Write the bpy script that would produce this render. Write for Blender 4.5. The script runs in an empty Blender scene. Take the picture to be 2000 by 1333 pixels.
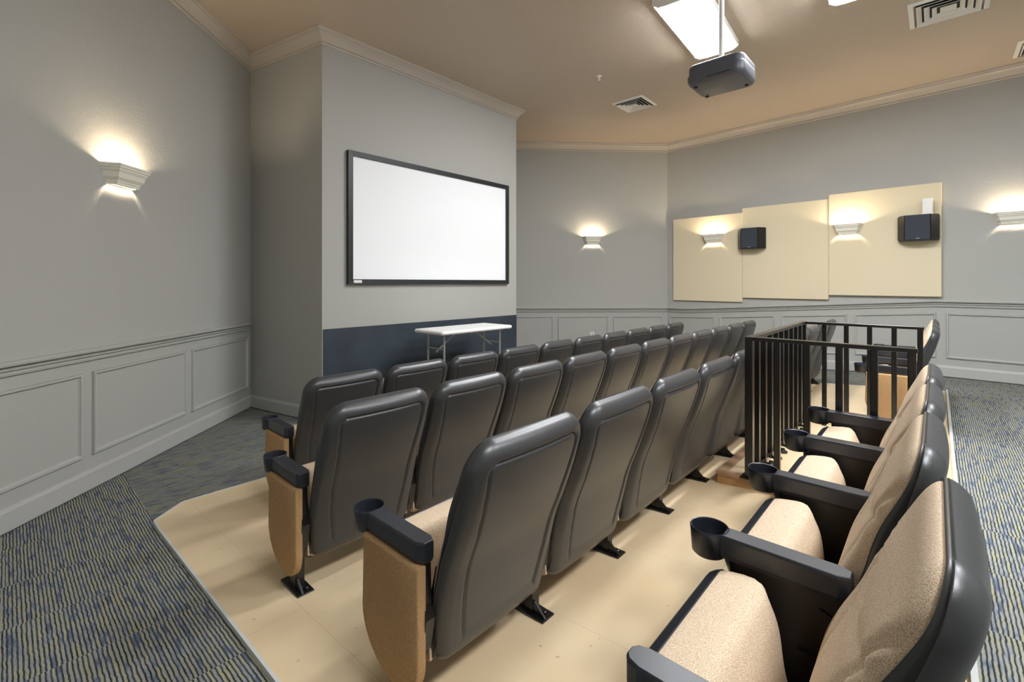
import bpy, math, random
from math import sin, cos, pi, sqrt, radians, exp
from mathutils import Vector, Matrix
random.seed(4)
S = bpy.context.scene
COL = S.collection

# ------------------------------------------------------------------ camera, world, exposure, lights
cam = bpy.data.cameras.new('camera'); camo = bpy.data.objects.new('camera', cam); COL.objects.link(camo)
cam.sensor_width = 36.0; cam.lens = 906/2000*36; cam.shift_y = -113.5/2000; cam.clip_start = 0.02
camo.location = (0, 0, 1.42); camo.rotation_euler = (pi/2, 0, radians(42.47-90))
S.camera = camo
S.view_settings.view_transform = 'Standard'; S.view_settings.look = 'None'
S.view_settings.gamma = 1; S.view_settings.use_curve_mapping = False
S.view_settings.exposure = 0.0
W = bpy.data.worlds.new('world'); S.world = W; W.use_nodes = True
W.node_tree.nodes['Background'].inputs[0].default_value = (.8, .85, 1, 1)
W.node_tree.nodes['Background'].inputs[1].default_value = 0.05
FIX_STRENGTH = 68.0      # emission of the ceiling luminaires' lenses
SCONCE = 1300.0           # emission of each wall sconce's bulb
CEIL = 3.99

# ------------------------------------------------------------------ materials
def srgb(r, g, b):
    f = lambda c: (c/255/12.92) if c/255 <= .04045 else ((c/255+.055)/1.055)**2.4
    return (f(r), f(g), f(b), 1)
def mat(name, col, rough=.5, metal=0, spec=.5, noise=None, bump=None, emit=None, coat=0):
    m = bpy.data.materials.new(name); m.use_nodes = True
    nt = m.node_tree; N = nt.nodes; L = nt.links; P = N['Principled BSDF']
    P.inputs['Base Color'].default_value = col; P.inputs['Roughness'].default_value = rough
    P.inputs['Metallic'].default_value = metal; P.inputs['Specular IOR Level'].default_value = spec
    P.inputs['Coat Weight'].default_value = coat
    tc = N.new('ShaderNodeTexCoord')
    if noise:      # (scale, colour2, detail)
        sc, c2, det = noise
        n = N.new('ShaderNodeTexNoise'); n.inputs['Scale'].default_value = sc; n.inputs['Detail'].default_value = det
        L.new(tc.outputs['Object'], n.inputs['Vector'])
        r = N.new('ShaderNodeValToRGB'); r.color_ramp.elements[0].position = .38; r.color_ramp.elements[1].position = .62
        r.color_ramp.elements[0].color = col; r.color_ramp.elements[1].color = c2
        L.new(n.outputs['Fac'], r.inputs[0]); L.new(r.outputs[0], P.inputs['Base Color'])
    if bump:       # (scale, strength, distance)
        sc, st, di = bump
        n = N.new('ShaderNodeTexNoise'); n.inputs['Scale'].default_value = sc; n.inputs['Detail'].default_value = 3
        L.new(tc.outputs['Object'], n.inputs['Vector'])
        b = N.new('ShaderNodeBump'); b.inputs['Strength'].default_value = st; b.inputs['Distance'].default_value = di
        L.new(n.outputs['Fac'], b.inputs['Height']); L.new(b.outputs[0], P.inputs['Normal'])
    if emit:
        P.inputs['Emission Color'].default_value = emit[0]; P.inputs['Emission Strength'].default_value = emit[1]
    return m
def mth(N, L, op, a, b=None, c=None):
    n = N.new('ShaderNodeMath'); n.operation = op
    for i, v in enumerate((a, b, c)):
        if v is None: continue
        if isinstance(v, (int, float)): n.inputs[i].default_value = v
        else: L.new(v, n.inputs[i])
    return n.outputs[0]
def carpet(name, along_y):
    m = bpy.data.materials.new(name); m.use_nodes = True
    nt = m.node_tree; N = nt.nodes; L = nt.links; P = N['Principled BSDF']
    tc = N.new('ShaderNodeTexCoord'); sp = N.new('ShaderNodeSeparateXYZ'); L.new(tc.outputs['Object'], sp.inputs[0])
    u, v = (sp.outputs[0], sp.outputs[1]) if along_y else (sp.outputs[1], sp.outputs[0])
    M = lambda *a: mth(N, L, *a)
    tile = M('FLOOR', M('DIVIDE', v, .46)); tu = M('FLOOR', M('DIVIDE', u, .46))
    off = M('MULTIPLY', M('FRACT', M('MULTIPLY', M('ADD', M('MULTIPLY', tile, 7.31), M('MULTIPLY', tu, 3.17)), .37)), .011)
    wv = N.new('ShaderNodeTexNoise'); wv.inputs['Scale'].default_value = 28; L.new(tc.outputs['Object'], wv.inputs['Vector'])
    us = M('DIVIDE', M('ADD', M('ADD', u, off), M('MULTIPLY', wv.outputs['Fac'], .0075)), .0134)
    fr = M('FRACT', us); idx = M('FLOOR', us)
    # wobble along the yarn
    cx = N.new('ShaderNodeCombineXYZ'); L.new(M('MULTIPLY', idx, 1.37), cx.inputs[0]); L.new(M('MULTIPLY', v, 7.0), cx.inputs[1]); L.new(tile, cx.inputs[2])
    n1 = N.new('ShaderNodeTexNoise'); n1.inputs['Scale'].default_value = 1.0; n1.inputs['Detail'].default_value = 2; L.new(cx.outputs[0], n1.inputs['Vector'])
    r1 = N.new('ShaderNodeValToRGB'); cr = r1.color_ramp
    cols = [(0, srgb(80, 90, 106)), (.35, srgb(104, 114, 128)), (.42, srgb(136, 141, 146)), (.51, srgb(155, 156, 147)), (.60, srgb(158, 156, 132)), (.74, srgb(174, 166, 138))]
    while len(cr.elements) < len(cols): cr.elements.new(.5)
    for e, (p, c) in zip(cr.elements, cols): e.position = p; e.color = c
    L.new(n1.outputs['Fac'], r1.inputs[0])
    cx2 = N.new('ShaderNodeCombineXYZ'); L.new(M('MULTIPLY', idx, 2.71), cx2.inputs[0]); L.new(M('MULTIPLY', v, 16.0), cx2.inputs[1])
    n2 = N.new('ShaderNodeTexNoise'); n2.inputs['Scale'].default_value = 1.0; L.new(cx2.outputs[0], n2.inputs['Vector'])
    r2 = N.new('ShaderNodeValToRGB'); r2.color_ramp.elements[0].position = .42; r2.color_ramp.elements[1].position = .6
    r2.color_ramp.elements[0].color = srgb(50, 53, 50); r2.color_ramp.elements[1].color = srgb(78, 84, 96)
    L.new(n2.outputs['Fac'], r2.inputs[0])
    tri = M('ABSOLUTE', M('SUBTRACT', fr, .5))
    sm = N.new('ShaderNodeMapRange'); sm.interpolation_type = 'SMOOTHSTEP'; sm.inputs[1].default_value = .24; sm.inputs[2].default_value = .37
    L.new(tri, sm.inputs[0])
    mx = N.new('ShaderNodeMix'); mx.data_type = 'RGBA'; L.new(sm.outputs[0], mx.inputs[0]); L.new(r1.outputs[0], mx.inputs[6]); L.new(r2.outputs[0], mx.inputs[7])
    n3 = N.new('ShaderNodeTexNoise'); n3.inputs['Scale'].default_value = 450; L.new(tc.outputs['Object'], n3.inputs['Vector'])
    mp = N.new('ShaderNodeMapRange'); mp.inputs[1].default_value = .25; mp.inputs[2].default_value = .75; mp.inputs[3].default_value = .72; mp.inputs[4].default_value = 1.25
    L.new(n3.outputs['Fac'], mp.inputs[0])
    mu = N.new('ShaderNodeMix'); mu.data_type = 'RGBA'; mu.blend_type = 'MULTIPLY'; mu.inputs[0].default_value = 1
    L.new(mx.outputs[2], mu.inputs[6]); L.new(mp.outputs[0], mu.inputs[7]); L.new(mu.outputs[2], P.inputs['Base Color'])
    P.inputs['Roughness'].default_value = .95; P.inputs['Specular IOR Level'].default_value = .1
    h = M('SUBTRACT', M('MULTIPLY', n3.outputs['Fac'], .4), sm.outputs[0])
    b = N.new('ShaderNodeBump'); b.inputs['Strength'].default_value = .5; b.inputs['Distance'].default_value = .003
    L.new(h, b.inputs['Height']); L.new(b.outputs[0], P.inputs['Normal'])
    return m
def vinyl():
    m = mat('vinyl', srgb(216, 194, 156), rough=.42, spec=.4)
    nt = m.node_tree; N = nt.nodes; L = nt.links; P = N['Principled BSDF']
    tc = N.new('ShaderNodeTexCoord'); M = lambda *a: mth(N, L, *a)
    sp = N.new('ShaderNodeSeparateXYZ'); L.new(tc.outputs['Object'], sp.inputs[0])
    n = N.new('ShaderNodeTexNoise'); n.inputs['Scale'].default_value = 1.6; n.inputs['Detail'].default_value = 5; L.new(tc.outputs['Object'], n.inputs['Vector'])
    r = N.new('ShaderNodeValToRGB'); r.color_ramp.elements[0].position = .35; r.color_ramp.elements[1].position = .65
    r.color_ramp.elements[0].color = srgb(226, 200, 160); r.color_ramp.elements[1].color = srgb(238, 216, 178); L.new(n.outputs['Fac'], r.inputs[0])
    def seam(o, off):
        f = M('ABSOLUTE', M('SUBTRACT', M('FRACT', M('DIVIDE', M('ADD', o, off), .61)), .5))
        return M('LESS_THAN', M('MULTIPLY', f, .61), .0012)
    g = M('MAXIMUM', seam(sp.outputs[0], .1), seam(sp.outputs[1], .23))
    mx = N.new('ShaderNodeMix'); mx.data_type = 'RGBA'; L.new(M('MULTIPLY', g, .28), mx.inputs[0]); L.new(r.outputs[0], mx.inputs[6]); mx.inputs[7].default_value = srgb(150, 125, 92)
    n2 = N.new('ShaderNodeTexNoise'); n2.inputs['Scale'].default_value = 38; n2.inputs['Detail'].default_value = 1; L.new(tc.outputs['Object'], n2.inputs['Vector'])
    sp2 = M('GREATER_THAN', n2.outputs['Fac'], .775)
    mx2 = N.new('ShaderNodeMix'); mx2.data_type = 'RGBA'; L.new(M('MULTIPLY', sp2, .5), mx2.inputs[0]); L.new(mx.outputs[2], mx2.inputs[6]); mx2.inputs[7].default_value = srgb(160, 135, 105)
    L.new(mx2.outputs[2], P.inputs['Base Color'])
    return m
M_WALL = mat('wall_paint', srgb(176, 176, 171), .75, spec=.3, bump=(55, .35, .004))
M_CEIL = mat('ceiling_paint', srgb(198, 182, 164), .4, spec=.5, bump=(85, .8, .008))
M_TRIM = mat('trim_paint', srgb(184, 184, 180), .5, spec=.4)
M_CROWN = mat('crown_paint', srgb(190, 182, 172), .4, spec=.4)
M_NAVY = mat('navy_paint', srgb(46, 56, 66), .6, spec=.4, noise=(3.5, srgb(56, 66, 76), 6))
M_CX = carpet('carpet_along_x', False); M_CY = carpet('carpet_along_y', True)
M_VINYL = vinyl()
M_EDGE = mat('edge_trim', srgb(214, 216, 214), .35)
M_WOOD = mat('pale_wood', srgb(186, 142, 92), .5, noise=(9, srgb(206, 164, 112), 4))
M_WOODTRIM = mat('nosing_wood', srgb(168, 132, 102), .45, noise=(14, srgb(182, 146, 114), 3))
M_SHELL = mat('shell_plastic', srgb(58, 59, 61), .35, spec=.65, bump=(260, .12, .001))
M_BLACK = mat('black_plastic', srgb(34, 38, 47), .34, spec=.7, bump=(300, .08, .001))
M_METAL = mat('black_metal', srgb(20, 20, 21), .3, spec=.6)
M_FAB = mat('oatmeal_fabric', srgb(192, 164, 133), .95, spec=.15, noise=(620, srgb(246, 228, 202), 2), bump=(520, .5, .002))
M_FABE = mat('oatmeal_fabric_warm_lit', srgb(160, 124, 86), .95, spec=.15, noise=(560, srgb(206, 170, 124), 2), bump=(520, .5, .002))  # same seat fabric, with warm bounced light put into the colour
M_RAIL = mat('rail_metal', srgb(24, 22, 21), .28, spec=.6)
M_CREAM = mat('acoustic_fabric', srgb(228, 215, 184), .95, spec=.1, bump=(160, .2, .002))
M_WHITE = mat('white_paint', srgb(238, 236, 230), .4)
M_OFFW = mat('sconce_plaster', srgb(236, 232, 218), .55)
M_SCREEN = mat('screen_fabric', srgb(250, 252, 255), .8, spec=.2)
M_FRAME = mat('screen_frame', srgb(30, 34, 40), .45)
M_TABLE = mat('table_plastic', srgb(244, 244, 242), .4)
M_STEEL = mat('grey_steel', srgb(170, 172, 170), .35, metal=.5)
M_SPK = mat('speaker_cabinet', srgb(22, 22, 24), .4)
M_GRL = mat('speaker_grille', srgb(52, 58, 68), .8, bump=(400, .3, .001))
M_PROJ = mat('projector_case', srgb(84, 86, 94), .35, spec=.5)
M_DARK = mat('dark_gap', srgb(40, 38, 36), .7)
M_LENS = mat('glass_lens', srgb(20, 22, 30), .08, spec=.8)
M_LIGHT = mat('luminaire_lens', (1, 1, 1, 1), .4, emit=((.94, .965, 1, 1), FIX_STRENGTH))
M_BULB = mat('bulb', (1, 1, 1, 1), .4, emit=((1, .80, .56, 1), SCONCE))
M_LOGO = mat('logo_silver', srgb(190, 195, 205), .3, metal=.4)
M_CHROME = mat('chrome', srgb(200, 200, 200), .15, metal=1)

# ------------------------------------------------------------------ mesh helpers
class MB:
    def __init__(s): s.v = []; s.f = []
    def add(s, vs, fs, M=None):
        o = len(s.v)
        for p in vs:
            p = Vector(p)
            s.v.append(tuple(M @ p) if M else tuple(p))
        s.f += [tuple(i+o for i in f) for f in fs]
        return s
    def box(s, x0, x1, y0, y1, z0, z1, M=None, c=0):
        if c <= 0:
            return s.add([(x0,y0,z0),(x1,y0,z0),(x1,y1,z0),(x0,y1,z0),(x0,y0,z1),(x1,y0,z1),(x1,y1,z1),(x0,y1,z1)],
                  [(3,2,1,0),(4,5,6,7),(0,1,5,4),(1,2,6,5),(2,3,7,6),(3,0,4,7)], M)
        poly = [(x0+c,y0),(x1-c,y0),(x1,y0+c),(x1,y1-c),(x1-c,y1),(x0+c,y1),(x0,y1-c),(x0,y0+c)]
        ins = lambda d: [(min(max(x,x0+d),x1-d), min(max(y,y0+d),y1-d)) for x, y in poly]
        a = ins(c*.7)
        V = [(x,y,z0) for x,y in a]+[(x,y,z0+c*.7) for x,y in poly]+[(x,y,z1-c*.7) for x,y in poly]+[(x,y,z1) for x,y in a]
        F = [tuple(range(7,-1,-1)), tuple(range(24,32))]
        for k in range(3):
            for i in range(8):
                j = (i+1) % 8; F.append((k*8+i, k*8+j, k*8+8+j, k*8+8+i))
        return s.add(V, F, M)
    def prism(s, poly, h0, h1, axis='z', M=None):
        n = len(poly)
        mk = {'z': lambda p,h:(p[0],p[1],h), 'x': lambda p,h:(h,p[0],p[1]), 'y': lambda p,h:(p[0],h,p[1])}[axis]
        V = [mk(p,h0) for p in poly]+[mk(p,h1) for p in poly]
        F = [tuple(range(n-1,-1,-1)), tuple(range(n,2*n))]+[(i,(i+1)%n,n+(i+1)%n,n+i) for i in range(n)]
        return s.add(V, F, M)
    def tube(s, p, q, r, n=12, M=None):
        p = Vector(p); q = Vector(q); d = (q-p).normalized()
        a = d.orthogonal().normalized(); b = d.cross(a)
        V = []
        for c in (p, q):
            for i in range(n):
                t = 2*pi*i/n; V.append(c+a*cos(t)*r+b*sin(t)*r)
        F = [tuple(range(n-1,-1,-1)), tuple(range(n,2*n))]+[(i,(i+1)%n,n+(i+1)%n,n+i) for i in range(n)]
        return s.add(V, F, M)
    def lathe(s, prof, cx=0, cy=0, n=32, M=None, sy=1):
        V = []; F = []
        for r, z in prof:
            for i in range(n):
                t = 2*pi*i/n; V.append((cx+r*cos(t), cy+r*sin(t)*sy, z))
        for k in range(len(prof)-1):
            for i in range(n):
                j = (i+1)%n; F.append((k*n+i,k*n+j,(k+1)*n+j,(k+1)*n+i))
        return s.add(V, F, M)
    def grid(s, P, flip=False):
        o = len(s.v); R = len(P); C = len(P[0])
        for row in P: s.v += [tuple(p) for p in row]
        for i in range(R-1):
            for j in range(C-1):
                f = (o+i*C+j, o+i*C+j+1, o+(i+1)*C+j+1, o+(i+1)*C+j)
                s.f.append(f[::-1] if flip else f)
        return s
    def build(s, name, m, parent=None, smooth=None, loc=None):
        me = bpy.data.meshes.new(name); me.from_pydata(s.v, [], s.f); me.materials.append(m); me.update()
        if smooth is not None:
            me.shade_smooth()
            if smooth < 180: me.set_sharp_from_angle(angle=radians(smooth))
        o = bpy.data.objects.new(name, me); COL.objects.link(o)
        if parent: o.parent = parent
        if loc: o.location = loc
        return o
def tag(o, label, cat, group=None):
    o['label'] = label; o['category'] = cat
    if group: o['group'] = group
    return o
def struct(o, label=None):
    o['kind'] = 'structure'
    if label: o['label'] = label
    return o
def thing(name, label, cat, loc=(0,0,0), rz=0, group=None):
    o = bpy.data.objects.new(name, None); COL.objects.link(o); o.location = loc; o.rotation_euler = (0,0,rz); o.empty_display_size = .1
    return tag(o, label, cat, group)
def copy_tree(o, parent=None):
    c = o.copy(); COL.objects.link(c); c.parent = parent
    for ch in list(o.children): copy_tree(ch, c)
    return c

# ------------------------------------------------------------------ plan of the room
SL = .0697
def fz(b): return max(0.0, min(.23, (3.3-b)*SL))        # aisles and seating floor rise towards the back
PTS = [(-1.8,2.12),(1.91,5.83),(2.18,4.62),(5.14,4.62),(5.14,6.89),(8.33,3.70),(7.92,-3.2),(-1.8,-3.2)]
NAMES = ['left','front_left','screen','front_recess','front_right','right','rear','side']
def nrm(p, q):
    d = Vector((q[0]-p[0], q[1]-p[1])).normalized(); return Vector((d.y, -d.x))   # points into the room
def offset_path(d):
    """corner points of the wall line moved d into the room (mitred)"""
    n = len(PTS); out = []
    for i in range(n):
        n0 = nrm(PTS[i-1], PTS[i]); n1 = nrm(PTS[i], PTS[(i+1)%n])
        m = (n0+n1)/(1+n0.dot(n1)); out.append(Vector(PTS[i])+m*d)
    return out
for i, nm in enumerate(NAMES):
    j = (i+1)%len(PTS); a, b = PTS[i], PTS[j]; o = offset_path(-.1)
    m = MB(); z0 = -.05
    quad = [a, b, tuple(o[j]), tuple(o[i])]
    m.prism(quad, z0, CEIL+.05)
    struct(m.build('wall_'+nm, M_WALL))
# floors and ceiling
def slab(x0, x1, bs, dz, m, name, t=.06):
    q = MB(); n = len(bs); V = []; F = []
    for b in bs: V += [(x0,b,fz(b)+dz),(x1,b,fz(b)+dz),(x1,b,fz(b)+dz-t),(x0,b,fz(b)+dz-t)]
    for k in range(n-1):
        o = 4*k
        for i in range(4): F.append((o+i, o+(i+1)%4, o+4+(i+1)%4, o+4+i))
    F += [(3,2,1,0), (4*n-4,4*n-3,4*n-2,4*n-1)]
    q.add(V, F); return struct(q.build(name, m))
slab(-1.9, .60, [-.07,0,3.3,6.0], -.012, M_CY, 'floor')
slab(.60, 8.45, [3.3,7.0], -.012, M_CX, 'floor')
slab(6.94, 8.45, [-.07,0,3.3], -.012, M_CY, 'floor')
slab(-1.9, 8.45, [-3.3,-.07], -.012, M_CX, 'floor')
# vinyl seating floor, flush beside the carpet
q = MB(); DZ = 0.0
out = [(.605,-.075),(.605,0),(.605,3.3),(.605,3.44),(.78,3.60),(6.95,3.60),(6.95,3.3),(6.95,0),(6.95,-.075)]
V = [(x,y,fz(y)+DZ) for x,y in out]+[(x,y,fz(y)-.05) for x,y in out]; n = 9
F = [(0,8,7,1),(1,7,6,2),(2,6,5,4,3)]+[(i,(i+1)%n,n+(i+1)%n,n+i) for i in range(n)]
q.add(V, [f[::-1] if k < 0 else f for k, f in enumerate(F)]); struct(q.build('floor', M_VINYL))
q = MB()
def strip(q, p, r, w=.014, h=.003):
    d = Vector((r[0]-p[0], r[1]-p[1])).normalized(); nn = Vector((-d.y, d.x))*w
    zs = (fz(p[1]), fz(r[1]))
    V = []
    for (x,y), z in ((p,zs[0]),(r,zs[1])):
        V += [(x,y,z-.02),(x+nn.x,y+nn.y,z-.02),(x+nn.x*.8,y+nn.y*.8,z+h),(x,y,z+h)]
    q.add(V, [(0,1,5,4),(1,2,6,5),(2,3,7,6),(3,0,4,7),(3,2,1,0),(4,5,6,7)])
for k in range(8): strip(q, out[k], out[k+1])
struct(q.build('trim_1', M_EDGE))
q = MB(); q.box(.6,6.95,-.092,-.075,.22,.25); struct(q.build('trim_2', M_EDGE))
q = MB(); q.prism([(-2,-3.4),(8.6,-3.4),(8.6,4),(5.3,7.2),(5.0,7.2),(1.5,6.4),(-2,2.5)], CEIL, CEIL+.1); struct(q.build('ceiling', M_CEIL))

# ------------------------------------------------------------------ mouldings
def sweep(name, idx, prof, m, ramp=True, closed_ends=True, trim_start=0, trim_end=0):
    """profile [(out, height)] along wall number idx; follows the floor slope when ramp"""
    i, j = idx, (idx+1)%len(PTS)
    n = nrm(PTS[i], PTS[j]); ts = [0, 1]
    if ramp:
        for bb in (0.0, 3.3):
            d = PTS[j][1]-PTS[i][1]
            if abs(d) > .01:
                t = (bb-PTS[i][1])/d
                if .01 < t < .99: ts.append(t)
    ts.sort(); R = []
    for t in ts:
        row = []
        for o, h in prof:
            oc = offset_path(o)
            p = oc[i].lerp(oc[j], t)
            base = Vector(PTS[i]).lerp(Vector(PTS[j]), t)
            row.append((p.x, p.y, h+(fz(base.y) if ramp else 0)))
        R.append(row)
    q = MB(); k = len(prof); V = [p for r in R for p in r]; F = []
    for a in range(len(R)-1):
        for c in range(k): F.append((a*k+c, a*k+(c+1)%k, (a+1)*k+(c+1)%k, (a+1)*k+c))
    F += [tuple(range(k-1,-1,-1)), tuple(range(len(V)-k, len(V)))]
    q.add(V, F); return struct(q.build(name, m, smooth=25))
crown = [(0,-.135),(.012,-.135),(.016,-.122),(.010,-.112),(.022,-.106),(.030,-.09),(.048,-.062),(.070,-.042),(.080,-.036),(.080,-.026),(.094,-.022),(.100,-.010),(.100,0),(0,0)]
crown = [(o, CEIL+h) for o, h in crown]
rail = [(0,.884),(.016,.886),(.020,.897),(.009,.902),(.009,.915),(.026,.917),(.030,.930),(.018,.934),(.020,.942),(.050,.946),(.054,.960),(.040,.968),(0,.970)]
base = [(0,0),(.018,0),(.018,.112),(.010,.124),(.008,.134),(0,.136)]
for i, nm in enumerate(NAMES):
    sweep('trim_%d' % (10+i), i, crown, M_CROWN, ramp=False)
    sweep('baseboard_'+nm, i, base, M_TRIM)
for k, i in enumerate((0,4,5,6,7)):
    sweep('trim_%d' % (20+k), i, rail, M_TRIM)
def panel_frame(idx, s0, s1, z0=.232, z1=.806, name='trim'):
    """picture-frame moulding on wall idx between distances s0,s1 from its first point"""
    p = Vector(PTS[idx]); r = Vector(PTS[(idx+1)%len(PTS)]); d = (r-p).normalized(); n = nrm(p, r)
    w = .026; prof = [(0,0),(.001,.016),(.005,.012),(.009,.019),(.018,.018),(.021,.008),(w,.0)]   # (inset, out)
    q = MB()
    L = s1-s0
    rows = []
    for ins, o in prof:
        rr = []
        for (s, z) in ((s0+ins,z0+ins),(s1-ins,z0+ins),(s1-ins,z1-ins),(s0+ins,z1-ins)):
            b = p+d*s; rr.append((b.x+n.x*o, b.y+n.y*o, z+fz(b.y)))
        rows.append(rr)
    for k in range(len(prof)-1):
        for c in range(4):
            e = (c+1)%4
            q.add([rows[k][c], rows[k][e], rows[k+1][e], rows[k+1][c]], [(0,1,2,3)])
    return struct(q.build('trim_%d' % name, M_TRIM))
cnt = 30
wl = 5.247      # length of the left wall
s = wl-.075
while s > .2:
    panel_frame(0, max(.1, s-.985), s, name=cnt); cnt += 1; s -= 1.068
L4 = (Vector(PTS[5])-Vector(PTS[4])).length
s = L4-.09
while s > .4:
    panel_frame(4, max(.1, s-.93), s, name=cnt); cnt += 1; s -= 1.025
s = .045
for w in (.82,.85,.845,.85,1.2,1.2):
    panel_frame(5, s, s+w, name=cnt); cnt += 1; s += w+.097
# small bead down the outer corners of the screen wall and recess corners is plain drywall
# navy painted band low on the screen wall
q = MB(); q.box(2.19, 5.14, 4.612, 4.63, .345, .945, c=0); struct(q.build('trim_3', M_NAVY), 'navy painted band across the bottom of the screen wall')

# ------------------------------------------------------------------ projection screen
t = thing('projection_screen', 'large white projection screen in a black frame on the front wall', 'projection screen', (3.69,4.62,1.405))
WS, HS, FR, D = 2.49, 1.425, .055, .045
q = MB(); q.box(-WS/2+FR*.8, WS/2-FR*.8, -.024, -.016, FR*.8, HS-FR*.8); q.build('screen_fabric', M_SCREEN, t)
q = MB()
o4 = [(-WS/2,0),(WS/2,0),(WS/2,HS),(-WS/2,HS)]; i4 = [(-WS/2+FR,FR),(WS/2-FR,FR),(WS/2-FR,HS-FR),(-WS/2+FR,HS-FR)]
V = [(x,-D,z) for x,z in o4]+[(x,-D+.004,z) for x,z in i4]+[(x,-.001,z) for x,z in o4]+[(x,-.012,z) for x,z in i4]; F = []
for c in range(4):
    e = (c+1)%4; F += [(c,e,4+e,4+c),(c,8+c,8+e,e),(4+c,4+e,12+e,12+c),(8+c,12+c,12+e,8+e)]
q.add(V, F); q.build('frame', M_FRAME, t)
q = MB(); q.box(-WS/2+.058, -WS/2+.155, -D-.004, -D+.002, .014, .045, c=.003); o = q.build('maker_badge', M_WHITE, t); o['label'] = 'small white badge'

# ------------------------------------------------------------------ folding table
t = thing('folding_table', 'small white folding table standing in front of the navy band', 'table', (3.62,4.05,0))
q = MB(); q.box(-.545,.545,-.25,.25,.868,.908, c=.018); q.build('tabletop', M_TABLE, t, smooth=30)
for sx in (-1,1):
    for sy in (-1,1):
        q = MB(); q.tube((sx*.43, sy*.14, 0), (sx*.43, sy*.14, .868), .0125); q.build('leg', M_STEEL, t, smooth=50)
    q = MB(); q.tube((sx*.43,-.14,.70),(sx*.43,.14,.70),.008); q.build('cross_bar', M_STEEL, t, smooth=50); q = MB(); q.tube((sx*.43,-.14,.09),(sx*.43,.14,.09),.008); q.build('cross_bar', M_STEEL, t, smooth=50)
    q = MB(); q.tube((sx*.43,.0,.66),(sx*.12,.0,.872),.009); q.build('folding_brace', M_STEEL, t, smooth=50)
    for sy in (-1,1): MB().lathe([(0,0),(.017,0),(.017,.018),(.0126,.026)], sx*.43, sy*.14, 12).build('leg_cap', M_METAL, t)

# ------------------------------------------------------------------ theatre seat
PR = [(-.066,.120),(-.088,.22),(-.112,.33),(-.140,.44),(-.183,.55),(-.222,.66),(-.248,.755),(-.262,.824)]
def catmull(P, n=24):
    out = []
    Q = [Vector(P[0])*2-Vector(P[1])]+[Vector(p) for p in P]+[Vector(P[-1])*2-Vector(P[-2])]
    for i in range(1, len(Q)-2):
        for k in range(n):
            t = k/n; a,b,c,d = Q[i-1:i+3]
            out.append(.5*((2*b)+(c-a)*t+(2*a-5*b+4*c-d)*t*t+(3*b-a-3*c+d)*t**3))
    out.append(Q[-2]); return out
CP = catmull(PR); CL = [0]
for i in range(1, len(CP)): CL.append(CL[-1]+(CP[i]-CP[i-1]).length)
LT = CL[-1]
def prof(l):
    l = max(0, min(LT, l))
    for i in range(1, len(CL)):
        if CL[i] >= l-1e-9:
            t = (l-CL[i-1])/(CL[i]-CL[i-1]); p = CP[i-1].lerp(CP[i], t); d = (CP[i]-CP[i-1]).normalized()
            return p, Vector((d.y, -d.x))          # forward normal
    return CP[-1], Vector((1, 0))
# smoothed normals
def profn(l):
    acc = Vector((0,0))
    for k in (-.03,-.015,0,.015,.03): acc += prof(l+k)[1]
    return prof(l)[0], acc.normalized()
def interp(x, T):
    for (a,va),(b,vb) in zip(T, T[1:]):
        if x <= b:
            t = max(0,(x-a)/(b-a)); t = t*t*(3-2*t); return va+(vb-va)*t
    return T[-1][1]
def w0(l): return interp(l/LT, [(0,.247),(.35,.262),(.75,.262),(1,.262)])
def cornr(l): return .088 if l > LT/2 else .055
def width(l, ins=0):
    r = cornr(l)-ins*.5; a = max(0, l-(LT-ins-r)) if l > LT/2 else max(0, (ins+r)-l)
    a = min(a, r); return w0(l)-ins-r+sqrt(max(0, r*r-a*a))
def sdf(x, l, ins=0, bottom=True):
    r = cornr(l)-ins*.5
    qx = abs(x)-(w0(l)-ins)+r
    ql = (l-(LT-ins)+r) if (l > LT/2 or not bottom) else (ins+r-l)
    return sqrt(max(qx,0)**2+max(ql,0)**2)+min(max(qx,ql),0)-r
def rim(l): return .007+.020*exp(-((l/LT-.70)/.17)**2)
RR = .042
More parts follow.
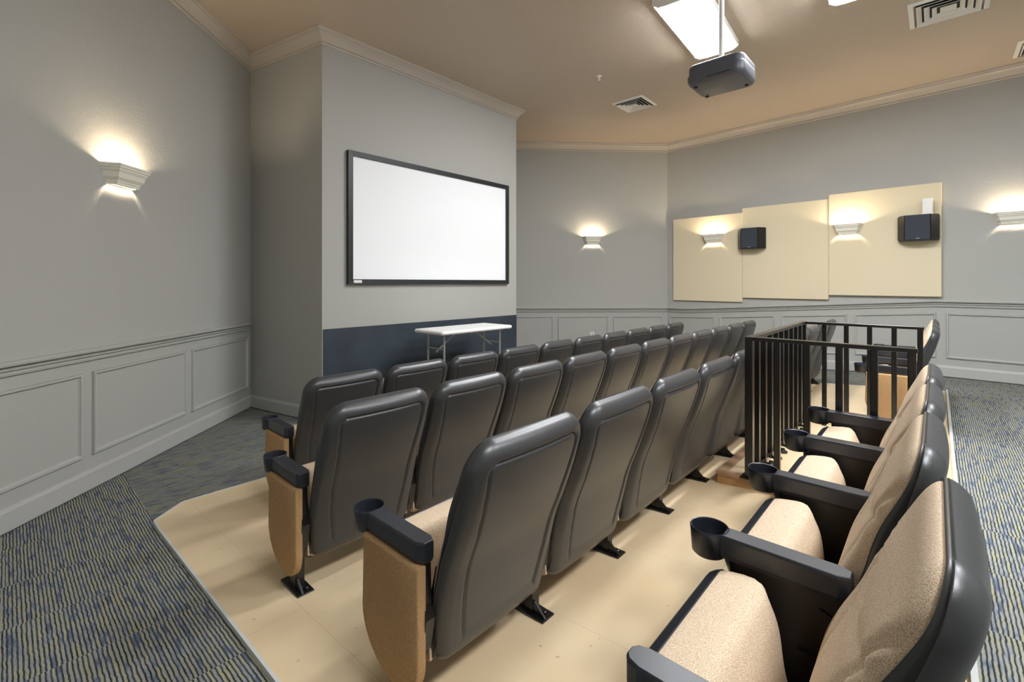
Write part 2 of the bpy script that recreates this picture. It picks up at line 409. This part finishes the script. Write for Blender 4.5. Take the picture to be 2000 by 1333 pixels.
def shell_mesh():
    q = MB(); NU, NV = 112, 124; P = []
    for a in range(NV+1):
        sv = sin(pi*(a/NV-.5))*.5+.5; l = LT*sv; w = width(l); p, n = profn(l); row = []
        for b in range(NU+1):
            su = sin(pi*(b/NU-.5)); x = w*su; d = max(0, -sdf(x, l))
            off = RR-sqrt(max(0, RR*RR-(RR-min(d,RR))**2))
            off -= .014*(1-(x/w0(l))**2)*min(1, d/.06)
            fade = max(0, min(1, (l/LT-.10)/.04))
            gi = interp(l/LT, [(0,.088),(.5,.070),(1,.054)]); ds = -sdf(x, l, 0, False); gd = abs(ds-gi)
            off += fade*(.0125*exp(-(gd/.0042)**2) + .003*max(0,min(1,(ds-gi)/.006+.5)))
            row.append((x, p.x+n.x*off, p.y+n.y*off))
        P.append(row)
    q.grid(P, flip=False)
    # boundary loop, extruded forward into the rim
    loop = []
    for b in range(NU): loop.append((0,b))
    for a in range(NV): loop.append((a,NU))
    for b in range(NU,0,-1): loop.append((NV,b))
    for a in range(NV,0,-1): loop.append((a,0))
    rings = [[],[],[]]
    for (a,b) in loop:
        sv = sin(pi*(a/NV-.5))*.5+.5; l = LT*sv; w = width(l); x = w*sin(pi*(b/NU-.5)); p, n = profn(l)
        tdir = Vector((-n.y, n.x))
        for k, (ins, oo) in enumerate(((0,RR+rim(l)-.004),(.002,RR+rim(l)-.0005),(.009,RR+rim(l)-.001))):
            l2 = l*(1-2*ins/LT)+ins; x2 = x*(1-ins/w0(l)); p2, n2 = profn(l2)
            rings[k].append((x2, p2.x+n2.x*oo, p2.y+n2.y*oo))
    base = [a*(NU+1)+b for a,b in loop]; n = len(loop)
    prev = base
    for k in range(3):
        o = len(q.v); q.v += rings[k]; cur = list(range(o, o+n))
        for i in range(n): q.f.append((prev[i], prev[(i+1)%n], cur[(i+1)%n], cur[i]))
        prev = cur
    return q
def cushion_mesh():
    q = MB(); NU, NV = 40, 56; P = []; ins = .008
    for a in range(NV+1):
        sv = sin(pi*(a/NV-.5))*.5+.5; l = ins+(LT-2*ins)*sv; w = width(l, ins); p, n = profn(l); row = []
        for b in range(NU+1):
            su = sin(pi*(b/NU-.5)); x = w*su; d = max(0, -sdf(x, l, ins))
            k = min(1, d/.055); bul = sqrt(max(0, 1-(1-k)**2))
            thick = .020+.026*exp(-((l/LT-.36)/.2)**2)+.004*exp(-((l/LT-.80)/.12)**2)
            off = RR+rim(l)-.006+(thick+.004)*bul
            xc = interp(l/LT, [(0,.13),(.45,.12),(.72,.20),(.9,.26),(1,.3)])
            off -= .013*exp(-((abs(x)-xc)/.010)**2)*bul
            off -= .008*exp(-((l/LT-.60-.5*abs(x))/.022)**2)*bul
            row.append((x, p.x+n.x*off, p.y+n.y*off))
        P.append(row)
    return q.grid(P, flip=True)
# tip-up seat, folded: coordinates (s along the pan from the hinge, h towards the sitter)
SB = Vector((.040,.088)); SD = (Vector((.220,.456))-SB).normalized(); SN = Vector((-SD.y, SD.x)); SLN = .400
def sp3(x, s_, h): p = SB+SD*s_+SN*h; return (x, p.x, p.y)
def seat_mesh(kind):
    q = MB(); NU, NV = 28, 36; P = []; hw = .236
    for a in range(NV+1):
        v = sin(pi*(a/NV-.5))*.5+.5; s_ = SLN*v; r = .045
        aa = max(0, s_-(SLN-r)) if s_ > SLN/2 else max(0, r-s_); w = hw-r+sqrt(max(0,r*r-aa*aa)); row = []
        for b in range(NU+1):
            x = w*sin(pi*(b/NU-.5))
            qx = abs(x)-hw+r; ql = (s_-SLN+r) if s_ > SLN/2 else (r-s_)
            d = max(0, -(sqrt(max(qx,0)**2+max(ql,0)**2)+min(max(qx,ql),0)-r))
            if kind == 'cushion':
                k = min(1, d/.062); bul = sqrt(max(0,1-(1-k)**2))
                th = interp(v, [(0,.045),(.3,.055),(.78,.104),(.93,.108),(1,.07)])
                off = .006+th*bul-.006*exp(-((abs(x)-.175)/.008)**2)*bul
            else:
                k = min(1, d/.010); off = -.020-.018*k
            row.append(sp3(x, s_, off))
        P.append(row)
    q.grid(P, flip=(kind == 'cushion'))
    if kind == 'pan':       # rim lip of the pan and its inner face
        loop = [(0,b) for b in range(NU)]+[(a,NU) for a in range(NV)]+[(NV,b) for b in range(NU,0,-1)]+[(a,0) for a in range(NV,0,-1)]
        ids = [a*(NU+1)+b for a,b in loop]; n = len(ids); prev = ids
        for sc, h in ((1.012,-.006),(1.012,.008),(.99,.010),(.96,.006)):
            o = len(q.v)
            for (a,b) in loop:
                v = sin(pi*(a/NV-.5))*.5+.5; s_ = SLN*v; r = .045
                aa = max(0, s_-(SLN-r)) if s_ > SLN/2 else max(0, r-s_); w = hw-r+sqrt(max(0,r*r-aa*aa)); x = w*sin(pi*(b/NU-.5))
                q.v.append(sp3(x*sc, SLN/2+(s_-SLN/2)*sc, h))
            cur = list(range(o,o+n))
            for i in range(n): q.f.append((prev[i],prev[(i+1)%n],cur[(i+1)%n],cur[i]))
            prev = cur
    return q
def armrest_mesh(cup):
    q = MB(); yf = .222 if cup else .215
    if cup: po = [(-.017,-.066),(.017,-.066),(.030,-.040),(.030,yf),(-.030,yf),(-.030,-.040)]
    else: po = [(-.017,-.066),(.017,-.066),(.030,-.040),(.030,yf-.03),(.022,yf-.008),(.010,yf),(-.010,yf),(-.022,yf-.008),(-.030,yf-.03),(-.030,-.040)]
    n = len(po); V = []
    for sc, z in ((.86,.458),(1,.470),(1,.513),(.94,.5185),(.86,.520)):
        for x, y in po:
            yc = .08; V.append((x*sc, yc+(y-yc)*(1-(1-sc)*.2), z))
    F = [tuple(range(n-1,-1,-1)), tuple(range(4*n,5*n))]
    for k in range(4):
        for i in range(n): F.append((k*n+i,k*n+(i+1)%n,(k+1)*n+(i+1)%n,(k+1)*n+i))
    return q.add(V, F)
def cup_mesh():
    return MB().lathe([(0,.446),(.040,.446),(.046,.452),(.0505,.51),(.0515,.519),(.050,.5215),(.0475,.5205),(.0455,.512),(.042,.462),(.039,.458),(0,.458)], 0, .262, 36)
def standard_mesh():
    q = MB()
    q.prism([(-.050,.20),(-.066,.30),(-.060,.459),(.205,.459),(.195,.25),(.15,.14),(.085,.085),(.0,.085)], -.011, .011, 'x')
    q.box(-.020,.020,-.012,.045,.01,.30)
    q.prism([(-.050,.40),(-.075,.30),(-.055,.20),(-.03,.17),(-.0,.17),(-.0,.42)], -.016, .016, 'x')
    return q
def foot_mesh():
    q = MB(); q.box(-.036,.036,-.075,.105,0,.010, c=.002)
    q.prism([(-.070,.010),(-.012,.010),(-.012,.055),(-.020,.055)], -.016, -.008, 'x'); q.prism([(.100,.010),(.045,.010),(.045,.055),(.052,.055)], .008, .016, 'x')
    for y in (-.045,.075): q.lathe([(.010,.010),(.010,.016),(.006,.019),(0,.019)], .012, y, 8)
    return q
def endpanel_poly():
    P = [(-.068,.456),(-.068,.17)]
    for k in range(1,8):
        t = pi/2*k/8; P.append((.030-.098*cos(t), .17-.108*sin(t)))
    P.append((.030,.062))
    for k in range(1,10):
        t = pi/2*(1-k/10); P.append((.030+.205*cos(t), .23-.168*sin(t)))
    P += [(.235,.23),(.228,.456)]
    return P
def endpanel_mesh(sgn):
    q = MB(); po = endpanel_poly(); cx = sum(p[0] for p in po)/len(po); cz = sum(p[1] for p in po)/len(po); n = len(po); V = []
    for sc, h in ((1,.013),(1.0,.034),(.99,.039),(.965,.042),(.5,.0425)):
        for y, z in po: V.append((sgn*h, cx+(y-cx)*sc, cz+(z-cz)*sc))
    F = [tuple(range(n)), tuple(range(4*n,5*n))]
    for k in range(4):
        for i in range(n): F.append((k*n+i,k*n+(i+1)%n,(k+1)*n+(i+1)%n,(k+1)*n+i))
    return q.add(V, F)
def hinge_mesh():
    return MB().prism([(-.045,.150),(.000,.125),(.020,.19),(.005,.235),(-.012,.262),(-.038,.235)], -.005, .005, 'x')
def bracket_mesh(): return MB().prism([(-.125,.450),(-.062,.435),(-.010,.240),(-.020,.175),(-.050,.155),(-.062,.200)], -.004, .004, 'x')
def mesh_of(mb, name, m, smooth=None):
    o = mb.build(name, m, None, smooth); me = o.data; bpy.data.objects.remove(o); return me
G = dict(shell=mesh_of(shell_mesh(),'back_shell',M_SHELL,180), bc=mesh_of(cushion_mesh(),'back_cushion',M_FAB,180),
         sc=mesh_of(seat_mesh('cushion'),'seat_cushion',M_FAB,180), pan=mesh_of(seat_mesh('pan'),'seat_pan',M_BLACK,50),
         arm=mesh_of(armrest_mesh(True),'armrest',M_BLACK,18), armn=mesh_of(armrest_mesh(False),'armrest',M_BLACK,18),
         cup=mesh_of(cup_mesh(),'cup_holder',M_BLACK,45), std=mesh_of(standard_mesh(),'support_panel',M_METAL), foot=mesh_of(foot_mesh(),'foot_plate',M_METAL),
         epl=mesh_of(endpanel_mesh(-1),'end_panel',M_FABE,40), epr=mesh_of(endpanel_mesh(1),'end_panel',M_FABE,40),
         brk=mesh_of(bracket_mesh(),'back_bracket',M_METAL), hinge=mesh_of(hinge_mesh(),'hinge_cover',M_FAB,30))
def part(name, me, parent, loc=(0,0,0)):
    o = bpy.data.objects.new(name, me); COL.objects.link(o); o.parent = parent; o.location = loc; return o
PITCH = .55; ST = .014
ORD = ['first','second','third','fourth','fifth','sixth','seventh','eighth','ninth','tenth','eleventh']
def add_side(t, sx, endp, cup=True):
    x = sx*PITCH/2
    s_ = part('support_panel', G['std'], t, (x,0,0)); part('foot_plate', G['foot'], s_)
    a = part('armrest', G['arm'] if cup else G['armn'], t, (x,0,0))
    if cup: part('cup_holder', G['cup'], a)
    if endp: part('end_panel', G['epl'] if sx < 0 else G['epr'], t, (x,0,0))
def seat_row(a0, n, bf, rowlab, group, view, nocup=False, endr=True):
    for k in range(n):
        b = bf
        if n == 1: lab = rowlab
        elif k == 0: lab = view+', '+rowlab+', at its left end'
        elif k == n-1: lab = view+', '+rowlab+', at its right end'
        elif k < 6: lab = view+', '+rowlab+', '+ORD[k]+' from its left end'
        else: lab = view+', '+rowlab+', '+ORD[n-1-k]+' from its right end'
        t = thing('theater_seat', lab, 'theater seat', (a0+(k+.5)*PITCH, b, fz(b)+DZ), 0, group)
        backs = [part('back_shell', G['shell'], t), part('back_cushion', G['bc'], t)]
        for bk in backs:
            if bf < .5: bk.location.y = .030
            if bf < .5 and nocup and k == 0: bk.rotation_euler.x = radians(2.6)
        part('seat_cushion', G['sc'], t); part('seat_pan', G['pan'], t); 
        for sx in (-1, 1): part('back_bracket', G['brk'], t, (sx*.243,0,0)); part('hinge_cover', G['hinge'], t, (sx*.250,0,0))
        add_side(t, -1, k == 0, cup=not (nocup and k == 0))
        if k == n-1: add_side(t, 1, endr)
seat_row(1.166, 10, 2.944, 'row nearest the screen', 'seats of the front row', 'dark-backed folded theater seat')
seat_row(.866, 11, 2.056, 'middle row of the dark backs', 'seats of the second row', 'dark-backed folded theater seat')
seat_row(.828, 11, 1.150, 'third row beside the railing step', 'seats of the third row', 'dark-backed folded theater seat')
seat_row(.789, 4, .210, 'rearmost row in the foreground', 'rear seats this side of the railing', 'beige cushioned theater seat', nocup=True, endr=False)
seat_row(4.92, 3, .210, 'short group beyond the railing', 'rear seats beyond the railing', 'beige cushioned theater seat')

# ------------------------------------------------------------------ level platform with the railing
PL = .23+DZ
t = thing('wheelchair_platform', 'low level platform with wooden edge under the black railing', 'platform', (0,0,0))
PX0, PX1, PY0, PY1 = 3.034, 4.70, -.06, 1.02
q = MB(); q.prism([(PY0,PL-.06),(PY0,PL),(PY1,PL),(PY1,fz(PY1)+DZ),(0,.23)][:4], PX0, PX1, 'x'); q.build('deck_board', M_WOOD, t)
q = MB(); q.box(PX0+.055, PX1-.05, PY0, PY1-.055, PL-.01, PL+.004); q.build('deck_covering', M_VINYL, t)
q = MB(); q.box(PX0-.008, PX0+.055, PY0, PY1+.008, PL-.012, PL+.006, c=.003); q.box(PX0+.055, PX1, PY1-.055, PY1+.008, PL-.012, PL+.006, c=.003); q.build('edge_nosing', M_WOODTRIM, t)
R0, R1, RF, RB, RT = 3.052, 4.60, .838, .09, 1.094
t = thing('guard_railing', 'black metal guard railing on three sides of the empty wheelchair space', 'railing', (0,0,0))
h = .020
def bar(name, x0, x1, y0, y1, z0, z1, c=.003): q = MB(); q.box(x0,x1,y0,y1,z0,z1,c=c); return q.build(name, M_RAIL, t)
bar('top_rail', R0-.022, R1+.022, RF-.022, RF+.022, RT-.022, RT)
bar('top_rail', R0-.022, R0+.022, RB-.022, RF-.022, RT-.022, RT)
bar('top_rail', R1-.022, R1+.022, RB-.022, RF-.022, RT-.022, RT)
bar('bottom_rail', R0, R1, RF-.012, RF+.012, PL+.030, PL+.045)
FT = PL+.0065
for x, y in ((R0,RF),(R1,RF)): 
    o = bar('post', x-.022, x+.022, y-.022, y+.022, FT, RT-.02)
    q = MB(); q.box(x-.045,x+.045,y-.045,y+.045,FT,FT+.007); q.build('base_plate', M_RAIL, o)
for x in (R0,R1):
    bar('post', x-.017, x+.017, RB-.017, RB+.017, FT, RT-.02)
    for k in range(4):
        y = RB+(k+1)*(RF-RB)/5; bar('baluster', x-.016, x+.016, y-.016, y+.016, FT, RT-.02)
for k in range(9):
    x = R0+(k+1)*(R1-R0)/10
    o = bar('baluster', x-.018, x+.018, RF-.018, RF+.018, FT, RT-.02)
    q = MB(); q.lathe([(.030,FT),(.030,FT+.008),(.014,FT+.014),(.014,FT+.026),(0,FT+.028)], x, RF-.045, 12); q.build('anchor_bolt', M_RAIL, o, smooth=40)

# ------------------------------------------------------------------ acoustic panels, speakers, right wall
pw, qw = Vector(PTS[5]), Vector(PTS[6]); dw = (qw-pw).normalized(); nw = nrm(pw, qw)
def on_right(b, out=0):
    s_ = (b-pw.y)/dw.y; p = pw+dw*s_+nw*out; return p
ang_right = math.atan2(dw.y, dw.x)            # +x local runs along the wall towards the rear
def on_wall(idx, s_, out=0):
    p = Vector(PTS[idx]); r = Vector(PTS[(idx+1)%len(PTS)]); d = (r-p).normalized(); n = nrm(p, r); return p+d*s_+n*out, math.atan2(d.y, d.x)
# in a wall frame: local +x along the wall (room on the -y side)
for (b0, b1, z0, z1, lab, th) in ((3.57,2.365,1.103,2.581,'cream fabric wall panel, lowest of the three, nearest the corner',.038),
                              (2.362,1.165,1.175,2.650,'cream fabric wall panel in the middle, without a sconce on it',.044),
                              (1.162,-.05,1.242,2.708,'cream fabric wall panel, highest of the three, farthest from the corner',.052)):
    p = on_right(b0); L = (on_right(b1)-p).length
    q = MB(); q.box(0, L, -th, 0, 0, z1-z0, c=.006)
    o = q.build('acoustic_panel', M_CREAM, None, loc=(p.x,p.y,z0)); o.rotation_euler = (0,0,ang_right); tag(o, lab, 'acoustic panel', 'cream acoustic panels')
def speaker(b, z0, lab, off):
    p = on_right(b, off)
    t = thing('wall_speaker', lab, 'speaker', (p.x,p.y,z0), ang_right, 'black wall speakers')
    po = [(-.20,0),(-.20,-.055),(-.125,-.165),(.125,-.165),(.20,-.055),(.20,0)]
    q = MB(); q.prism(po, 0, .33); q.build('cabinet', M_SPK, t)
    q = MB(); q.box(-.122,.122,-.172,-.160,.012,.318, c=.004); q.build('front_grille', M_GRL, t)
    for s_ in (-1,1):
        V = [(s_*.128,-.165,.015),(s_*.203,-.060,.015),(s_*.203,-.060,.315),(s_*.128,-.165,.315)]
        V2 = [(x+s_*.004,y-.003,z) for x,y,z in V]
        q = MB(); q.add(V+V2, [(0,1,2,3),(7,6,5,4),(0,4,5,1),(1,5,6,2),(2,6,7,3),(3,7,4,0)]); q.build('side_grille', M_SPK, t)
    q = MB(); q.prism([(-.020,.020),(-.002,.029),(.004,.029),(.004,.020)], -.1745, -.1715, 'y'); q.prism([(.006,.020),(.006,.029),(.020,.029),(.022,.025),(.016,.020)], -.1745, -.1715, 'y'); q.build('logo', M_LOGO, t)
    return t
speaker(2.20, 1.972, 'black surround speaker over the joint of two cream panels', .046)
speaker(.17, 1.968, 'black surround speaker with a small white device standing on it', .053)
p = on_right(.075, .053+.09)
t = thing('wireless_receiver', 'small white box standing upright on the black wall speaker', 'receiver', (p.x,p.y,1.968+.33), ang_right)
q = MB(); q.box(-.052,.052,-.03,.03,.018,.205, c=.008); q.build('housing', M_WHITE, t, smooth=30)
q = MB(); q.box(-.060,.060,-.035,.035,0,.018, c=.005); q.build('foot', M_WHITE, t, smooth=30)

# ------------------------------------------------------------------ sconces
def sconce(idx, s_, z0, lab, off=0, first=[None]):
    p, ang = on_wall(idx, s_, off)
    if first[0] is None:
        t = thing('wall_sconce', lab, 'wall light', (p.x,p.y,z0), ang, 'white crown-shaped wall sconces')
        pr = [(0,0),(.006,0),(.008,.010),(.004,.014),(.012,.022),(.012,.030),(.030,.052),(.036,.085),(.048,.103),(.050,.112),(.058,.118),(.058,.130),(.064,.134),(.064,.146)]
        base_w, base_d = .125, .060
        q = MB(); V = []; n = len(pr)
        for o, zz in pr:
            w, d = base_w+o*.92, base_d+o
            V += [(-w,0,zz),(-w*.80,-d,zz),(w*.80,-d,zz),(w,0,zz)]
        for o, zz in reversed(pr):       # inner skin
            w, d = base_w+o*.92-.010, base_d+o-.010
            V += [(-w,0,zz),(-w*.80,-d,zz),(w*.80,-d,zz),(w,0,zz)]
        F = []
        for k in range(2*n-1):
            for c in range(3): F.append((4*k+c,4*k+c+1,4*k+5+c,4*k+4+c))
        for c in range(3): k = 2*n-1; F.append((4*k+c,4*k+c+1,c+1,c))
        q.add(V, F); q.build('shade', M_OFFW, t)
        q = MB(); q.box(-.10,.10,-.008,0,.005,.10); q.build('back_plate', M_WHITE, t)
        q = MB(); q.tube((-.022,-.056,.088),(.022,-.056,.088),.018,12); q.build('bulb', M_BULB, t, smooth=50)
        q = MB(); q.box(-.085,.085,-.056,-.022,.004,.010); q.build('added_baffle', M_OFFW, t)  # added plate that holds back the downward glow
        first[0] = t
    else:
        t = copy_tree(first[0]); t.location = (p.x,p.y,z0); t.rotation_euler = (0,0,ang); t['label'] = lab
    return t
lw = Vector(PTS[0])
sconce(0, (Vector((.575,4.495))-lw).length, 2.135, 'lit white sconce alone on the left wall')
sconce(4, (Vector((7.33,4.70))-Vector(PTS[4])).length, 2.13, 'lit white sconce on the angled grey wall right of the screen')
def sr(b): return abs((b-pw.y)/dw.y)
sconce(5, sr(2.83), 2.11, 'lit white sconce on the lowest cream panel', .038)
sconce(5, sr(.93), 2.11, 'lit white sconce on the highest cream panel', .052)
sconce(5, sr(-.68), 2.115, 'lit white sconce on the bare grey right wall, cut by the picture edge')

# ------------------------------------------------------------------ ceiling luminaires
def luminaire(cx, cy, lab, rz=0.0):
    t = thing('ceiling_luminaire', lab, 'ceiling light', (cx,cy,CEIL), rz, 'white fluorescent wrap lights')
    q = MB(); q.box(-.606,.606,-.222,.222,-.062,-.0005, c=.004); q.build('housing', M_WHITE, t)
    q = MB(); q.prism([(-.212,-.060),(-.204,-.074),(-.17,-.092),(-.10,-.098),(.10,-.098),(.17,-.092),(.204,-.074),(.212,-.060)], -.605, .605, 'x'); q.build('lens', M_LIGHT, t)
    for s_ in (-1,1):
        q = MB(); q.prism([(-.224,-.002),(-.224,-.062),(-.172,-.096),(-.10,-.102),(.10,-.102),(.172,-.096),(.224,-.062),(.224,-.002)], s_*.606, s_*.622, 'x'); q.build('end_cap', M_WHITE, t)
    return t
luminaire(4.585, 1.72, 'bright fluorescent ceiling light above the hanging projector', radians(4))
luminaire(4.40, .47, 'bright fluorescent ceiling light, only a corner showing at the top edge', radians(2))
luminaire(3.50, -1.75, 'added unseen fill light on the ceiling over the rear aisle, out of the picture')  # added light, never in view, lifts the room's brightness
luminaire(1.20, -1.45, 'added unseen fill light on the ceiling behind the camera at the left, out of the picture')  # second added light out of view, fills from behind on the left

# ------------------------------------------------------------------ ceiling vents, sprinkler, outlet
def diffuser(cx, cy, s_, lab, rz=0, core=True):
    t = thing('ceiling_vent', lab, 'air vent', (cx,cy,CEIL), rz, 'white ceiling vents')
    h = s_/2; q = MB()
    def ring(q, a, b, z0, z1):      # frustum ring from half-size a (outer, z0) to b (inner, z1)
        V = [(-a,-a,z0),(a,-a,z0),(a,a,z0),(-a,a,z0),(-b,-b,z1),(b,-b,z1),(b,b,z1),(-b,b,z1)]
        V += [(x,y,z+.003) for x,y,z in V]
        F = []
        for c in range(4):
            e = (c+1)%4; F += [(c,4+c,4+e,e),(8+c,8+e,12+e,12+c),(c,e,8+e,8+c),(4+c,12+c,12+e,4+e)]
        q.add(V, F)
    ring(q, h, h*.86, -.004, -.016); q.build('frame', M_WHITE, t)
    q = MB(); q.box(-h*.82,h*.82,-h*.82,h*.82,-.003,-.0005); q.build('duct_backing', M_DARK, t)
    if core:
        for k, (a, b) in enumerate(((.80,.66),(.60,.46),(.40,.28))):
            q = MB(); ring(q, h*a, h*b, -.030, -.008); q.build('louvre', M_WHITE, t)
        q = MB(); q.box(-h*.20,h*.20,-h*.20,h*.20,-.022,-.016); q.build('centre_plate', M_WHITE, t)
    else:
        q = MB()
        for k in range(14):
            y = -h*.78+k*(h*1.56/13); q.box(-h*.8,h*.8,y-.006,y+.006,-.014,-.004)
        q.build('slats', M_WHITE, t)
    return t
diffuser(6.10, 3.20, .47, 'white square ceiling vent nearest the far corner')
diffuser(5.91, -.08, .56, 'white square ceiling vent at the top edge of the picture')
diffuser(7.53, -.89, .50, 'white grille on the ceiling at the right picture edge', core=False)
t = thing('sprinkler_head', 'tiny white sprinkler head in the ceiling', 'sprinkler', (4.98,3.09,CEIL))
q = MB(); q.lathe([(.032,0),(.032,-.004),(.012,-.010),(.010,-.028),(0,-.030)],0,0,16); q.build('escutcheon', M_WHITE, t, smooth=40)
q = MB(); q.tube((.009,0,-.02),(.009,0,-.048),.003,6); q.tube((-.009,0,-.02),(-.009,0,-.048),.003,6); q.lathe([(0,-.048),(.020,-.048),(.020,-.051),(0,-.051)],0,0,12); q.build('deflector', M_WHITE, t)
p, ang = on_wall(4, (Vector((7.33,4.70))-Vector(PTS[4])).length)
t = thing('cable_outlet', 'small white wall outlet on the grey wainscot below a sconce', 'outlet', (p.x,p.y,.475), ang)
q = MB(); q.box(-.036,.036,-.008,0,-.036,.036, c=.003); q.build('cover_plate', M_WHITE, t)
q = MB(); q.tube((0,-.007,0),(0,-.012,0),.011,12); q.build('socket', M_DARK, t)

# ------------------------------------------------------------------ projector
t = thing('projector', 'grey projector hanging from the ceiling on a pole', 'projector', (3.69,1.21,2.92))
def rbox(q, hx, hy, z0, z1, r, inset, nz=5):
    """rounded-plan body whose top and bottom edges are rounded"""
    rows = []
    for k in range(nz*2):
        if k < nz: t_ = pi/2*(1-k/(nz-1)); ins = inset*(1-cos(t_)); z = z0+inset*.9*(1-sin(t_)) 
        else: t_ = pi/2*((k-nz)/(nz-1)); ins = inset*(1-cos(t_)); z = z1-inset*.9*(1-sin(t_))
        row = []
        for c, (sx, sy) in enumerate(((1,1),(-1,1),(-1,-1),(1,-1))):
            for j in range(6):
                th = pi/2*c+pi/2*j/5; row.append((sx*(hx-r)+ (r-ins)*cos(th), sy*(hy-r)+(r-ins)*sin(th), z))
        rows.append(row)
    n = 24; V = [p for r_ in rows for p in r_]; F = [tuple(range(n-1,-1,-1)), tuple(range(len(V)-n,len(V)))]
    for k in range(len(rows)-1):
        for i in range(n): F.append((k*n+i,k*n+(i+1)%n,(k+1)*n+(i+1)%n,(k+1)*n+i))
    return q.add(V, F)
q = MB(); rbox(q, .180, .205, .0, .125, .07, .040); q.build('lower_case', M_PROJ, t, smooth=40)
q = MB(); rbox(q, .177, .202, .06, .158, .066, .028); q.build('upper_case', M_PROJ, t, smooth=40)
q = MB(); q.tube((-.05,.19,.085),(-.05,.222,.085),.045,24); q.build('lens', M_LENS, t, smooth=40)
q = MB(); q.box(-.183,-.180,-.12,.05,.03,.034); q.box(-.12,.12,-.185,-.183,-.0005,.0); q.build('vent_seam', M_DARK, t)
for x, y in ((-.12,.15),(.12,.15),(.10,-.15)):
    q = MB(); q.lathe([(.016,.012),(.014,-.006),(0,-.006)], x, y, 12); q.build('adjustable_foot', M_DARK, t)
q = MB(); q.box(-.075,.075,-.075,.075,.155,.163); q.box(-.012,.012,-.075,.075,.163,.19); q.build('mount_bracket', M_WHITE, t)
q = MB(); q.tube((0,0,.163),(0,0,CEIL-2.92),.019,14); q.build('ceiling_pole', M_WHITE, t, smooth=50)
q = MB(); q.lathe([(.065,CEIL-2.92),(.065,CEIL-2.94),(.03,CEIL-2.955),(.019,CEIL-2.96)],0,0,20); q.build('ceiling_plate', M_WHITE, t, smooth=40)
